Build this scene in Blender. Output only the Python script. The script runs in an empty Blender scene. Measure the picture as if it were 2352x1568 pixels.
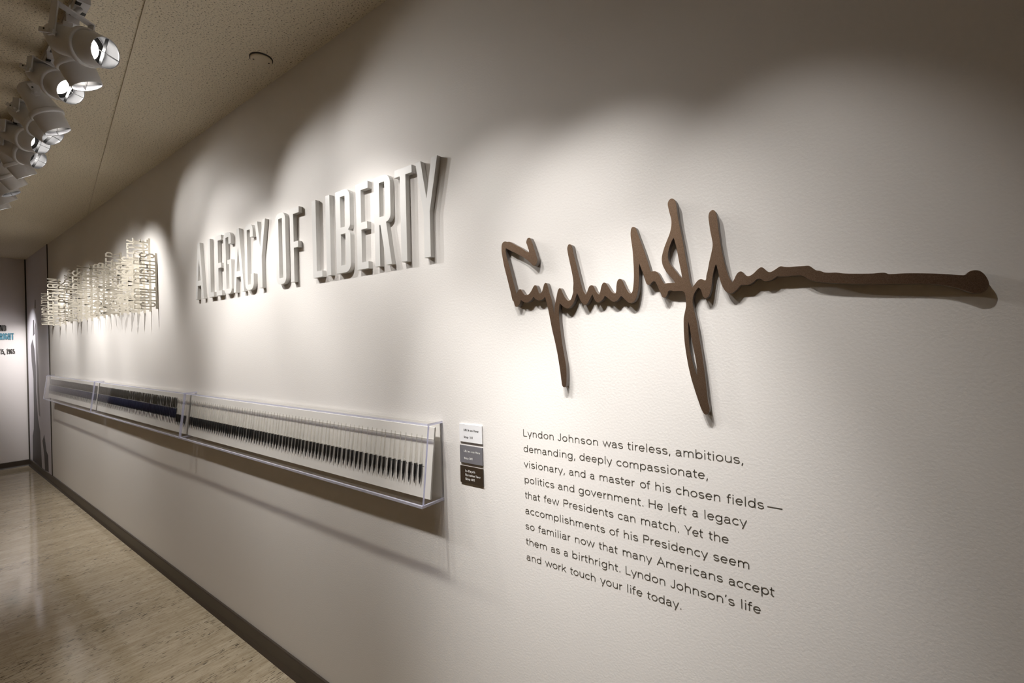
import bpy, bmesh, math, random
from mathutils import Vector, Matrix
random.seed(7)
S = bpy.context.scene
COL = S.collection
R = math.radians

# ------------------------------------------------------------------ camera
CAM_POS = Vector((0.0, -1.10, 1.545))
def make_camera(yaw=36.3, pitch=-0.05, roll=-1.33, lens=16.0):
    cy, sy = math.cos(R(yaw)), math.sin(R(yaw))
    f = Vector((-sy*math.cos(R(pitch)), cy*math.cos(R(pitch)), math.sin(R(pitch))))
    r = Vector((cy, sy, 0)); u = r.cross(f)
    c, s = math.cos(R(roll)), math.sin(R(roll))
    r2 = c*r + s*u; u2 = -s*r + c*u
    cam = bpy.data.cameras.new('camera'); cam.lens = lens; cam.sensor_width = 36; cam.clip_start = 0.02
    o = bpy.data.objects.new('camera', cam); COL.objects.link(o)
    m = Matrix((r2, u2, -f)).transposed().to_4x4(); m.translation = CAM_POS
    o.matrix_world = m
    S.camera = o
make_camera()

# ------------------------------------------------------------------ world, exposure
W = bpy.data.worlds.new('world'); S.world = W; W.use_nodes = True
W.node_tree.nodes['Background'].inputs[0].default_value = (0.9, 0.72, 0.5, 1)
W.node_tree.nodes['Background'].inputs[1].default_value = 0.02
S.view_settings.view_transform = 'Standard'; S.view_settings.look = 'None'
S.view_settings.gamma = 1; S.view_settings.use_curve_mapping = False
S.view_settings.exposure = 0.0
S.cycles.transparent_max_bounces = 40
S.cycles.max_bounces = 12; S.cycles.diffuse_bounces = 5
S.cycles.use_denoising = True

# ------------------------------------------------------------------ lamps: every one sits in a track spotlight (built further down)
LAMP_COLOR = (1.0, 0.972, 0.942)
# head ring centre, beam direction (or wall target), watts, cone degrees, label
LAMPS = [
 ((-2.130,-.680,2.610), (.82,.46,-.34), 19, 64, 'white track spotlight nearest the top of the picture, snoot aimed right'),
 ((-2.353,-.670,2.640), (.04,.40,-.92), 88, 84, 'second white track spotlight along the track, snoot aimed steeply down'),
 ((-2.655,-.672,2.67), (.76,.38,-.53), 66, 62, 'third white track spotlight along the track, glaring lamp aimed right'),
 ((-2.929,-.666,2.632), (.08,.45,-.89), 46, 80, 'fourth white track spotlight along the track, large snoot aimed down at the wall'),
 ((-3.185,-.656,2.660), (.51,.54,-.67), 26, 70, 'fifth white track spotlight, half hidden behind the fourth snoot'),
 ((-3.539,-.654,2.692), (.73,.57,-.40), 6, 66, 'sixth white track spotlight, glaring lamp above the seventh'),
 ((-3.701,-.647,2.660), (.62,.65,-.45), 18, 68, 'seventh white track spotlight, lamp showing just under the sixth'),
 ((-3.915,-.652,2.660), (-.12,.56,-.82), 84, 84, 'eighth white track spotlight, snoot turned away so no lamp shows'),
 ((-4.220,-.655,2.660), (-.20,.60,-.77), 14, 92, 'ninth white track spotlight, thin sliver of lamp below its snoot'),
 ((-4.430,-.657,2.660), (.10,.46,-.88), 10, 80, 'tenth white track spotlight, near the left edge of the picture'),
 ((-4.600,-.657,2.640), (-.10,.60,-.79), 12, 92, 'eleventh white track spotlight, only its snoot tip showing at the left edge'),
 ((-4.830,-.657,2.638), (-.10,.46,-.88), 28, 80, 'twelfth white track spotlight, farthest one showing at the left edge'),
]
# the same track goes on past both edges of the picture
LAMPS_OFF = [
 ((-0.30,-.680,2.60), (-.02,0,1.50), 24, 46, 'white track spotlight aimed at the right half of the signature'),
 ((-0.46,-.680,2.60), (-.44,0,0.88), 92, 44, 'white track spotlight aimed at the middle of the paragraph'),
 ((-0.62,-.680,2.60), (-.45,0,1.36), 46, 60, 'white track spotlight above the looped middle of the signature'),
 ((-0.77,-.680,2.60), (-.30,0,0.76), 6, 38, 'white track spotlight aimed at the lower lines of the paragraph'),
 ((-0.92,-.680,2.60), (-.62,0,0.60), 56, 38, 'white track spotlight aimed at the wall below the paragraph'),
 ((-1.07,-.680,2.60), (-.72,0,1.42), 36, 62, 'white track spotlight aimed at the left half of the signature'),
 ((-1.22,-.680,2.60), (-.85,0,0.82), 74, 38, 'white track spotlight aimed at the left edge of the paragraph'),
 ((-1.39,-.680,2.62), (-1.50,0,1.50), 44, 72, 'white track spotlight above the last letters of LIBERTY'),
 ((-5.20,-.680,2.60), (-5.20,0,1.20), 70, 92, 'white track spotlight above the middle of the word fins'),
 ((-5.60,-.680,2.60), (-5.80,0,1.45), 66, 92, 'white track spotlight above the far half of the word fins'),
 ((-6.55,-.680,2.60), (-6.85,0,1.55), 84, 96, 'white track spotlight above the far end of the word fins'),
 ((-8.15,-.680,2.60), (-8.82,0,1.45), 190, 44, 'white track spotlight aimed at the photo mural'),
 ((-7.70,-.680,2.60), (-9.05,-.36,1.15), 46, 62, 'white track spotlight aimed at the far end wall'),
]

# signature outline on the wall, tenths of a millimetre (along the wall, above the floor)
SIG_OUTLINE = [(-8128,18417),(-8046,18393),(-7957,18383),(-7876,18338),(-7765,18270),(-7640,18200),(-7515,18124),(-7408,18045),(-7347,18003),(-7279,17979),(-7274,18033),(-7306,18102),(-7337,18208),(-7362,18269),(-7346,18330),(-7314,18383),(-7264,18395),(-7222,18375),(-7193,18320),(-7157,18245),(-7128,18165),(-7101,18073),(-7058,17966),(-7024,17848),(-6996,17769),(-6994,17694),(-7023,17622),(-7077,17572),(-7115,17570),(-7167,17601),(-7234,17672),(-7339,17762),(-7491,17870),(-7646,17961),(-7804,18047),(-7916,18102),(-8012,18161),(-8097,18205),(-8104,18134),(-8079,17998),(-8045,17875),(-7978,17657),(-7919,17441),(-7867,17252),(-7816,17078),(-7750,16838),(-7676,16922),(-7643,16948),(-7612,16953),(-7581,16934),(-7535,16872),(-7497,16817),(-7444,16774),(-7367,16768),(-7304,16789),(-7225,16872),(-7162,16967),(-7115,17016),(-7085,17021),(-7048,16995),(-7012,16916),(-6984,16839),(-6956,16786),(-6919,16781),(-6874,16805),(-6835,16889),(-6803,16985),(-6779,17033),(-6742,17054),(-6706,17039),(-6678,16987),(-6645,16872),(-6613,16746),(-6551,16568),(-6514,16350),(-6485,16145),(-6461,16390),(-6441,16474),(-6399,16632),(-6358,16789),(-6320,16854),(-6282,16868),(-6247,16833),(-6212,16755),(-6143,16623),(-6073,16533),(-6014,16504),(-5954,16535),(-5916,16616),(-5878,16728),(-5879,16818),(-5864,16960),(-5878,17116),(-5907,17274),(-5944,17445),(-5980,17617),(-6010,17765),(-6028,17875),(-6029,17923),(-6011,17981),(-5976,18018),(-5942,18016),(-5902,17989),(-5877,17938),(-5853,17816),(-5817,17656),(-5768,17472),(-5720,17277),(-5672,17083),(-5624,16890),(-5576,16733),(-5538,16671),(-5507,16631),(-5473,16678),(-5432,16779),(-5392,16840),(-5340,16862),(-5290,16842),(-5253,16787),(-5217,16703),(-5157,16623),(-5120,16601),(-5091,16678),(-5056,16810),(-5012,16884),(-4970,16895),(-4919,16865),(-4860,16774),(-4791,16663),(-4722,16604),(-4671,16596),(-4654,16661),(-4647,16774),(-4624,16885),(-4593,16935),(-4543,16947),(-4494,16914),(-4447,16821),(-4391,16695),(-4326,16587),(-4268,16554),(-4229,16606),(-4202,16752),(-4186,16935),(-4183,17156),(-4191,17397),(-4204,17639),(-4225,17808),(-4244,17978),(-4237,18106),(-4210,18176),(-4166,18187),(-4115,18154),(-4079,18062),(-4035,17927),(-3974,17753),(-3904,17543),(-3835,17316),(-3759,17040),(-3713,17046),(-3650,17039),(-3588,16991),(-3545,16915),(-3486,16793),(-3439,16727),(-3381,16730),(-3277,16724),(-3190,16721),(-3232,16786),(-3308,16882),(-3393,16997),(-3460,17128),(-3485,17220),(-3491,17327),(-3471,17431),(-3423,17584),(-3358,17734),(-3294,17883),(-3256,18017),(-3245,18138),(-3251,18227),(-3283,18356),(-3310,18484),(-3322,18583),(-3303,18649),(-3258,18688),(-3215,18690),(-3164,18651),(-3135,18590),(-3120,18499),(-3103,18322),(-3074,18108),(-3029,17858),(-2992,17627),(-2955,17380),(-2919,17134),(-2883,16890),(-2861,16733),(-2813,16577),(-2776,16622),(-2718,16693),(-2668,16739),(-2619,16750),(-2579,16736),(-2532,16709),(-2512,16733),(-2503,16816),(-2472,16930),(-2436,17110),(-2393,17289),(-2362,17435),(-2357,17518),(-2370,17620),(-2398,17791),(-2418,17961),(-2431,18098),(-2421,18188),(-2388,18237),(-2338,18258),(-2295,18226),(-2266,18151),(-2245,18015),(-2227,17813),(-2201,17577),(-2168,17325),(-2127,17089),(-2079,16870),(-2029,16717),(-1974,16617),(-1933,16683),(-1894,16769),(-1849,16821),(-1797,16833),(-1761,16806),(-1719,16750),(-1665,16718),(-1605,16733),(-1541,16782),(-1477,16845),(-1429,16876),(-1399,16875),(-1363,16850),(-1313,16792),(-1278,16765),(-1238,16761),(-1182,16789),(-1121,16828),(-1081,16854),(-1046,16857),(-992,16839),(-914,16827),(-789,16824),(-676,16817),(-583,16813),(-546,16793),(-501,16747),(-455,16709),(-392,16691),(-325,16654),(-241,16638),(-135,16630),(-4,16597),(229,16569),(418,16552),(511,16554),(585,16549),(619,16534),(642,16519),(715,16512),(859,16508),(1022,16493),(1232,16465),(1436,16432),(1620,16394),(1654,16400),(1684,16437),(1723,16460),(1776,16464),(1828,16445),(1875,16390),(1911,16313),(1930,16231),(1918,16159),(1879,16102),(1822,16076),(1755,16078),(1698,16101),(1611,16152),(1483,16211),(1312,16264),(1103,16299),(910,16317),(689,16333),(344,16365),(-7,16406),(-139,16423),(-271,16444),(-405,16473),(-514,16506),(-597,16553),(-680,16616),(-736,16638),(-831,16643),(-967,16640),(-1065,16650),(-1119,16662),(-1165,16626),(-1226,16592),(-1287,16577),(-1348,16577),(-1389,16596),(-1424,16629),(-1465,16641),(-1502,16631),(-1555,16583),(-1619,16546),(-1662,16531),(-1791,16542),(-1824,16519),(-1868,16463),(-1924,16414),(-1991,16379),(-2035,16383),(-2080,16402),(-2134,16462),(-2178,16551),(-2210,16652),(-2236,16765),(-2256,16877),(-2277,16978),(-2296,17042),(-2322,16980),(-2351,16867),(-2374,16736),(-2401,16538),(-2427,16423),(-2469,16342),(-2509,16315),(-2549,16318),(-2588,16360),(-2610,16446),(-2632,16516),(-2677,16562),(-2728,16500),(-2779,16413),(-2805,16293),(-2803,16171),(-2777,16028),(-2742,15864),(-2717,15701),(-2693,15479),(-2659,15257),(-2630,15035),(-2598,14755),(-2571,14495),(-2549,14215),(-2526,13977),(-2500,13859),(-2502,13779),(-2531,13717),(-2579,13693),(-2626,13720),(-2672,13807),(-2726,13965),(-2798,14204),(-2870,14465),(-2924,14709),(-2967,14974),(-3001,15241),(-3016,15446),(-3021,15672),(-3017,15877),(-2994,15999),(-2961,16161),(-2959,16263),(-2969,16407),(-2993,16481),(-3043,16512),(-3123,16523),(-3224,16527),(-3315,16551),(-3354,16533),(-3369,16473),(-3406,16414),(-3459,16391),(-3503,16421),(-3536,16513),(-3570,16587),(-3613,16698),(-3656,16783),(-3692,16804),(-3738,16782),(-3784,16736),(-3840,16733),(-3876,16768),(-3910,16880),(-3945,17002),(-3989,17116),(-4038,17268),(-4048,17159),(-4049,16958),(-4063,16739),(-4096,16559),(-4137,16433),(-4196,16349),(-4274,16319),(-4332,16336),(-4408,16397),(-4475,16468),(-4524,16514),(-4564,16474),(-4626,16413),(-4707,16384),(-4767,16394),(-4837,16447),(-4908,16510),(-4964,16552),(-5019,16467),(-5100,16416),(-5176,16401),(-5242,16451),(-5314,16617),(-5400,16479),(-5480,16376),(-5555,16356),(-5646,16454),(-5758,16682),(-5818,16538),(-5918,16376),(-6051,16294),(-6187,16350),(-6298,16452),(-6322,16317),(-6333,16169),(-6320,15933),(-6290,15677),(-6260,15421),(-6218,15166),(-6176,14933),(-6145,14722),(-6138,14510),(-6149,14278),(-6171,14182),(-6232,14162),(-6280,14198),(-6301,14315),(-6331,14570),(-6373,14846),(-6416,15103),(-6482,15425),(-6549,15685),(-6594,15902),(-6627,16076),(-6672,16295),(-6717,16493),(-6769,16660),(-6842,16600),(-6975,16574),(-7080,16618),(-7154,16695),(-7243,16598),(-7381,16549),(-7492,16570),(-7591,16637),(-7633,16520),(-7720,16452),(-7805,16466),(-7858,16619),(-7893,16642),(-7951,16867),(-8025,17136),(-8100,17407),(-8175,17680),(-8226,17925),(-8259,18115),(-8259,18234),(-8248,18326),(-8204,18393)]
SIG_HOLE_UPPER = [(-3201,17760),(-3154,17581),(-3116,17350),(-3079,17119),(-3049,16942),(-3030,16810),(-3093,16877),(-3184,17009),(-3284,17152),(-3326,17236),(-3341,17344),(-3326,17483),(-3282,17617),(-3237,17716)]
SIG_HOLE_LOWER = [(-2914,15791),(-2892,15688),(-2870,15524),(-2841,15340),(-2807,15137),(-2772,14934),(-2751,14752),(-2751,14580),(-2778,14650),(-2820,14792),(-2859,14974),(-2890,15158),(-2906,15342),(-2912,15525),(-2916,15668)]

# wall paragraph: word, left edge, right edge (tenths of a millimetre along the wall)
PARAGRAPH = [
[('Lyndon',-7742,-6701),('Johnson',-6571,-5341),('was',-5206,-4646),('tireless,',-4534,-3449),('ambitious,',-3324,-1870)],
[('demanding,',-7745,-6029),('deeply',-5898,-4952),('compassionate,',-4830,-2609)],
[('visionary,',-7747,-6367),('and',-6231,-5731),('a',-5589,-5459),('master',-5314,-4347),('of',-4218,-3953),('his',-3831,-3459),('chosen',-3340,-2359),('fields',-2232,-1490),('—',-1435,-1136)],
[('politics',-7730,-6720),('and',-6590,-6083),('government.',-5947,-4148),('He',-4006,-3660),('left',-3523,-3094),('a',-2972,-2845),('legacy',-2702,-1823)],
[('that',-7743,-7198),('few',-7084,-6569),('Presidents',-6430,-4950),('can',-4828,-4362),('match.',-4211,-3289),('Yet',-3162,-2738),('the',-2632,-2204)],
[('accomplishments',-7732,-5198),('of',-5070,-4799),('his',-4674,-4301),('Presidency',-4165,-2649),('seem',-2531,-1800)],
[('so',-7735,-7421),('familiar',-7299,-6231),('now',-6093,-5502),('that',-5389,-4848),('many',-4715,-3957),('Americans',-3839,-2343),('accept',-2220,-1321)],
[('them',-7742,-7018),('as',-6875,-6584),('a',-6454,-6322),('birthright.',-6183,-4794),('Lyndon',-4648,-3645),('Johnson’s',-3518,-2111),('life',-1976,-1594)],
[('and',-7725,-7219),('work',-7083,-6390),('touch',-6281,-5504),('your',-5367,-4743),('life',-4613,-4223),('today.',-4109,-3277)],
]

# ------------------------------------------------------------------ helpers
def tag(o, label=None, cat=None, group=None, kind=None):
    if label: o['label'] = label
    if cat: o['category'] = cat
    if group: o['group'] = group
    if kind: o['kind'] = kind
    return o
def mesh(name, v, f, mats=(), fm=None, smooth=False):
    me = bpy.data.meshes.new(name); me.from_pydata([tuple(p) for p in v], [], f)
    for m in mats: me.materials.append(m)
    if fm:
        for i, p in enumerate(me.polygons): p.material_index = fm[i]
    if smooth:
        for p in me.polygons: p.use_smooth = True
    me.update(); return me
def link(name, data, parent=None, loc=None, mat=None):
    o = bpy.data.objects.new(name, data); COL.objects.link(o)
    if parent: o.parent = parent
    if mat is not None: o.matrix_local = mat
    elif loc is not None: o.location = loc
    return o
def empty(name, loc=(0, 0, 0)):
    o = bpy.data.objects.new(name, None); o.empty_display_size = .05; COL.objects.link(o); o.location = loc
    return o
def copy_tree(o, parent=None):
    c = o.copy(); COL.objects.link(c)
    if parent: c.parent = parent
    for ch in o.children: copy_tree(ch, c)
    return c
BOXF = [(0,3,2,1),(4,5,6,7),(0,1,5,4),(1,2,6,5),(2,3,7,6),(3,0,4,7)]
class MB:
    """collects shapes into one mesh"""
    def __init__(self): self.v = []; self.f = []; self.m = []; self.sm = []
    def add(self, v, f, mi=0, sm=False):
        n = len(self.v); self.v += [Vector(p) for p in v]
        for q in f: self.f.append(tuple(i+n for i in q)); self.m.append(mi); self.sm.append(sm)
        return self
    def box(self, a, b, mi=0):
        x0,y0,z0 = a; x1,y1,z1 = b
        return self.add([(x0,y0,z0),(x1,y0,z0),(x1,y1,z0),(x0,y1,z0),(x0,y0,z1),(x1,y0,z1),(x1,y1,z1),(x0,y1,z1)], BOXF, mi)
    def hexa(self, p, mi=0): return self.add(p, BOXF, mi)
    def bar(self, a, b, side, w, t, mi=0):
        """flat bar from a to b; w wide along side, t thick"""
        a, b = Vector(a), Vector(b); d = (b-a).normalized()
        s = Vector(side); s = (s - d*s.dot(d)).normalized(); n = d.cross(s)
        s *= w/2; n *= t/2
        return self.add([a-s-n, a+s-n, a+s+n, a-s+n, b-s-n, b+s-n, b+s+n, b-s+n], BOXF, mi)
    def lathe(self, prof, seg=28, mi=0, axis='z', c=(0,0,0), sm=True, close=False):
        v = []; n = len(prof)
        for i in range(seg):
            a = 2*math.pi*i/seg; ca, sa = math.cos(a), math.sin(a)
            for r, z in prof:
                p = (r*ca, r*sa, z) if axis == 'z' else ((r*ca, z, r*sa) if axis == 'y' else (z, r*ca, r*sa))
                v.append((p[0]+c[0], p[1]+c[1], p[2]+c[2]))
        f = []
        for i in range(seg):
            j = (i+1) % seg
            for k in range(n if close else n-1):
                l = (k+1) % n
                q = (i*n+k, j*n+k, j*n+l, i*n+l)
                f.append(q if axis != 'y' else q[::-1])
        return self.add(v, f, mi, sm)
    def build(self, name, mats, parent=None, mat=None, loc=None):
        if not isinstance(mats, (list, tuple)): mats = [mats]
        me = bpy.data.meshes.new(name); me.from_pydata([tuple(p) for p in self.v], [], self.f)
        for m in mats: me.materials.append(m)
        for p, mi, sm in zip(me.polygons, self.m, self.sm): p.material_index = mi; p.use_smooth = sm
        bm = bmesh.new(); bm.from_mesh(me); bmesh.ops.remove_doubles(bm, verts=bm.verts, dist=1e-7); bm.to_mesh(me); bm.free()
        me.update()
        if name is None: return me
        return link(name, me, parent, loc, mat)

# ------------------------------------------------------------------ materials
def nt(name):
    m = bpy.data.materials.new(name); m.use_nodes = True
    t = m.node_tree; b = t.nodes['Principled BSDF']
    return m, t, b
def N(t, typ, **kw):
    n = t.nodes.new(typ)
    for k, v in kw.items(): setattr(n, k, v)
    return n
def simple(name, col, rough=.5, metal=0, spec=.5, bump=None):
    m, t, b = nt(name)
    b.inputs['Base Color'].default_value = (*col, 1); b.inputs['Roughness'].default_value = rough
    b.inputs['Metallic'].default_value = metal; b.inputs['Specular IOR Level'].default_value = spec
    if bump:
        sc, st, dist = bump
        tc = N(t, 'ShaderNodeTexCoord'); no = N(t, 'ShaderNodeTexNoise'); no.inputs['Scale'].default_value = sc
        no.inputs['Detail'].default_value = 3
        bp = N(t, 'ShaderNodeBump'); bp.inputs['Strength'].default_value = st; bp.inputs['Distance'].default_value = dist
        t.links.new(tc.outputs['Object'], no.inputs['Vector']); t.links.new(no.outputs['Fac'], bp.inputs['Height'])
        t.links.new(bp.outputs['Normal'], b.inputs['Normal'])
    return m
M = {}
M['wall'] = simple('wall_paint', (.80,.772,.742), .62, spec=.3, bump=(170, .22, .002))
M['far_wall'] = simple('far_wall_paint', (.74,.70,.69), .6, spec=.3, bump=(170, .3, .002))
M['wood'] = simple('brown_panelling', (.44,.30,.155), .55)
M['letter'] = simple('letter_paint', (.70,.69,.67), .42, spec=.4)
M['fin'] = simple('cream_board', (.68,.64,.55), .5)
M['base'] = simple('rubber_baseboard', (.060,.046,.034), .42)
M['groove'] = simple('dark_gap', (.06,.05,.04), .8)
M['vinyl'] = simple('grey_vinyl', (.095,.085,.068), .6)
M['white_metal'] = simple('white_enamel', (.60,.595,.61), .38)
M['track'] = simple('track_enamel', (.56,.54,.51), .45)
M['black'] = simple('black_plastic', (.012,.011,.010), .35)
M['inner'] = simple('snoot_lining', (.10,.098,.10), .35, metal=.3)
M['board'] = simple('white_board', (.80,.775,.735), .6)
M['grip_black'] = simple('black_grip', (.010,.010,.011), .3)
M['grip_navy'] = simple('navy_grip', (.010,.014,.040), .3)
M['smoke_barrel'] = simple('smoke_barrel', (.10,.095,.088), .25)
M['nib'] = simple('dark_steel_nib', (.10,.10,.105), .35, metal=.8)
M['steel'] = simple('steel', (.5,.48,.44), .3, metal=.9)
M['plac_white'] = simple('placard_white', (.84,.84,.86), .45)
M['plac_grey'] = simple('placard_grey', (.175,.17,.185), .45)
M['plac_brown'] = simple('placard_brown', (.040,.027,.016), .45)
M['plac_edge'] = simple('placard_olive_edge', (.16,.14,.07), .5)
M['ink_dark'] = simple('ink_dark', (.06,.055,.05), .6)
M['ink_white'] = simple('ink_white', (.75,.74,.72), .6)
M['teal'] = simple('teal_paint', (.11,.27,.36), .5)
M['mural'] = simple('mural_print', (.68,.66,.73), .45)
M['mural_dark'] = simple('mural_grey_figure', (.085,.078,.088), .5)
M['mural_mid'] = simple('mural_mid_grey', (.24,.225,.24), .5)
M['plate'] = simple('cover_plate', (.70,.62,.48), .5)

def ceiling_mat():
    m, t, b = nt('stippled_ceiling')
    tc = N(t, 'ShaderNodeTexCoord')
    n1 = N(t, 'ShaderNodeTexNoise'); n1.inputs['Scale'].default_value = 135; n1.inputs['Detail'].default_value = 4; n1.inputs['Roughness'].default_value = .65
    rp = N(t, 'ShaderNodeValToRGB'); e = rp.color_ramp.elements
    e[0].position = .33; e[0].color = (.20,.165,.11,1); e[1].position = .45; e[1].color = (.82,.745,.60,1)
    bp = N(t, 'ShaderNodeBump'); bp.inputs['Strength'].default_value = .7; bp.inputs['Distance'].default_value = .006
    L = t.links.new
    L(tc.outputs['Object'], n1.inputs['Vector']); L(n1.outputs['Fac'], rp.inputs['Fac']); L(rp.outputs['Color'], b.inputs['Base Color'])
    L(n1.outputs['Fac'], bp.inputs['Height']); L(bp.outputs['Normal'], b.inputs['Normal'])
    b.inputs['Roughness'].default_value = .9; b.inputs['Specular IOR Level'].default_value = .15
    return m
M['ceiling'] = ceiling_mat()

def floor_mat():
    m, t, b = nt('polished_travertine'); L = t.links.new
    tc = N(t, 'ShaderNodeTexCoord')
    def noise(sx, sy, scale, detail, rough=.6):
        mp = N(t, 'ShaderNodeMapping'); mp.inputs['Scale'].default_value = (sx, sy, 1); mp.inputs['Rotation'].default_value = (0, 0, R(5))
        n = N(t, 'ShaderNodeTexNoise'); n.inputs['Scale'].default_value = scale; n.inputs['Detail'].default_value = detail; n.inputs['Roughness'].default_value = rough
        L(tc.outputs['Object'], mp.inputs['Vector']); L(mp.outputs['Vector'], n.inputs['Vector']); return n
    band = noise(10, 1.0, 1.0, 8)          # broad bands across the corridor
    fine = noise(60, 9, 1.0, 8, .7)         # fine veins
    pits = noise(150, 28, 1.0, 3, .5)       # short dark pits along the veins
    clus = noise(7, .6, 1.0, 3)
    r1 = N(t, 'ShaderNodeValToRGB'); e = r1.color_ramp.elements
    e[0].position = .28; e[0].color = (.44,.365,.25,1); e[1].position = .72; e[1].color = (.60,.515,.385,1)
    L(band.outputs['Fac'], r1.inputs['Fac'])
    r2 = N(t, 'ShaderNodeValToRGB'); e = r2.color_ramp.elements
    e[0].position = .32; e[0].color = (.56,.51,.44,1); e[1].position = .58; e[1].color = (1,1,1,1)
    L(fine.outputs['Fac'], r2.inputs['Fac'])
    mx = N(t, 'ShaderNodeMix', data_type='RGBA', blend_type='MULTIPLY'); mx.inputs[0].default_value = .75
    L(r1.outputs['Color'], mx.inputs[6]); L(r2.outputs['Color'], mx.inputs[7])
    ad = N(t, 'ShaderNodeMath', operation='MULTIPLY_ADD'); ad.inputs[1].default_value = .45
    L(clus.outputs['Fac'], ad.inputs[0]); L(pits.outputs['Fac'], ad.inputs[2])
    r3 = N(t, 'ShaderNodeValToRGB'); e = r3.color_ramp.elements
    e[0].position = .555; e[0].color = (0,0,0,1); e[1].position = .61; e[1].color = (1,1,1,1)
    L(ad.outputs[0], r3.inputs['Fac'])
    mx2 = N(t, 'ShaderNodeMix', data_type='RGBA'); mx2.inputs[6].default_value = (.10,.08,.055,1)
    L(r3.outputs['Color'], mx2.inputs[0]); L(mx.outputs[2], mx2.inputs[7])
    # slab joints
    br = N(t, 'ShaderNodeTexBrick'); br.offset = 0; br.inputs['Scale'].default_value = 1
    br.inputs['Brick Width'].default_value = .61; br.inputs['Row Height'].default_value = .61; br.inputs['Mortar Size'].default_value = .0012
    br.inputs['Mortar Smooth'].default_value = .1
    mp = N(t, 'ShaderNodeMapping'); mp.inputs['Location'].default_value = (.2, .14, 0)
    L(tc.outputs['Object'], mp.inputs['Vector']); L(mp.outputs['Vector'], br.inputs['Vector'])
    mx3 = N(t, 'ShaderNodeMix', data_type='RGBA', blend_type='MULTIPLY'); mx3.inputs[7].default_value = (.90,.88,.85,1)
    L(br.outputs['Fac'], mx3.inputs[0]); L(mx2.outputs[2], mx3.inputs[6])
    L(mx3.outputs[2], b.inputs['Base Color'])
    b.inputs['Roughness'].default_value = .085; b.inputs['Specular IOR Level'].default_value = .5
    bp = N(t, 'ShaderNodeBump'); bp.inputs['Strength'].default_value = .06; bp.inputs['Distance'].default_value = .003
    L(band.outputs['Fac'], bp.inputs['Height']); L(bp.outputs['Normal'], b.inputs['Normal'])
    return m
M['floor'] = floor_mat()

def bronze_mat():
    m, t, b = nt('bronze_paint'); L = t.links.new
    tc = N(t, 'ShaderNodeTexCoord'); n = N(t, 'ShaderNodeTexNoise'); n.inputs['Scale'].default_value = 900; n.inputs['Detail'].default_value = 2
    rp = N(t, 'ShaderNodeValToRGB'); e = rp.color_ramp.elements
    e[0].position = .35; e[0].color = (.165,.108,.070,1); e[1].position = .68; e[1].color = (.25,.17,.118,1)
    L(tc.outputs['Object'], n.inputs['Vector']); L(n.outputs['Fac'], rp.inputs['Fac']); L(rp.outputs['Color'], b.inputs['Base Color'])
    b.inputs['Roughness'].default_value = .46; b.inputs['Metallic'].default_value = .9
    return m
M['bronze'] = bronze_mat()
M['bronze_side'] = simple('bronze_edge', (.23,.20,.18), .5, metal=.2)

def clear(name, tint, edge, ior=1.49):
    """clear acrylic: straight-through transparency with a Fresnel gloss"""
    m = bpy.data.materials.new(name); m.use_nodes = True; t = m.node_tree; t.nodes.remove(t.nodes['Principled BSDF']); L = t.links.new
    out = t.nodes['Material Output']
    tr = N(t, 'ShaderNodeBsdfTransparent'); tr.inputs[0].default_value = (*tint, 1)
    gl = N(t, 'ShaderNodeBsdfGlossy'); gl.inputs['Roughness'].default_value = .03; gl.inputs[0].default_value = (1,1,1,1)
    # Schlick Fresnel, the same from either side of the sheet
    ge = N(t, 'ShaderNodeNewGeometry'); dt = N(t, 'ShaderNodeVectorMath', operation='DOT_PRODUCT'); L(ge.outputs['Incoming'], dt.inputs[0]); L(ge.outputs['Normal'], dt.inputs[1])
    ab = N(t, 'ShaderNodeMath', operation='ABSOLUTE'); L(dt.outputs['Value'], ab.inputs[0])
    su = N(t, 'ShaderNodeMath', operation='SUBTRACT'); su.inputs[0].default_value = 1; L(ab.outputs[0], su.inputs[1])
    po = N(t, 'ShaderNodeMath', operation='POWER'); po.inputs[1].default_value = 5; L(su.outputs[0], po.inputs[0])
    f0 = ((ior-1)/(ior+1))**2
    fr = N(t, 'ShaderNodeMath', operation='MULTIPLY_ADD'); fr.inputs[1].default_value = .5; fr.inputs[2].default_value = f0; L(po.outputs[0], fr.inputs[0])
    mx = N(t, 'ShaderNodeMixShader'); L(fr.outputs[0], mx.inputs[0]); L(tr.outputs[0], mx.inputs[1]); L(gl.outputs[0], mx.inputs[2])
    if edge:
        df = N(t, 'ShaderNodeBsdfDiffuse'); df.inputs[0].default_value = (*edge[0], 1)
        m2 = N(t, 'ShaderNodeMixShader'); m2.inputs[0].default_value = edge[1]
        L(mx.outputs[0], m2.inputs[1]); L(df.outputs[0], m2.inputs[2]); L(m2.outputs[0], out.inputs[0])
    else: L(mx.outputs[0], out.inputs[0])
    return m
M['acrylic'] = clear('acrylic_sheet', (.985,.985,.985), None, 1.3)
M['acrylic_edge'] = clear('acrylic_cut_edge', (.8,.82,.95), ((.72,.72,.86), .5))
M['clear_barrel'] = clear('clear_barrel', (.95,.945,.93), ((.70,.68,.62), .16), 1.3)

def lamp_mat():
    m = bpy.data.materials.new('lit_lamp'); m.use_nodes = True; t = m.node_tree; t.nodes.remove(t.nodes['Principled BSDF'])
    e = N(t, 'ShaderNodeEmission'); e.inputs[0].default_value = (1,.97,.93,1); e.inputs[1].default_value = 9
    t.links.new(e.outputs[0], t.nodes['Material Output'].inputs[0]); return m
M['lamp'] = lamp_mat()

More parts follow.
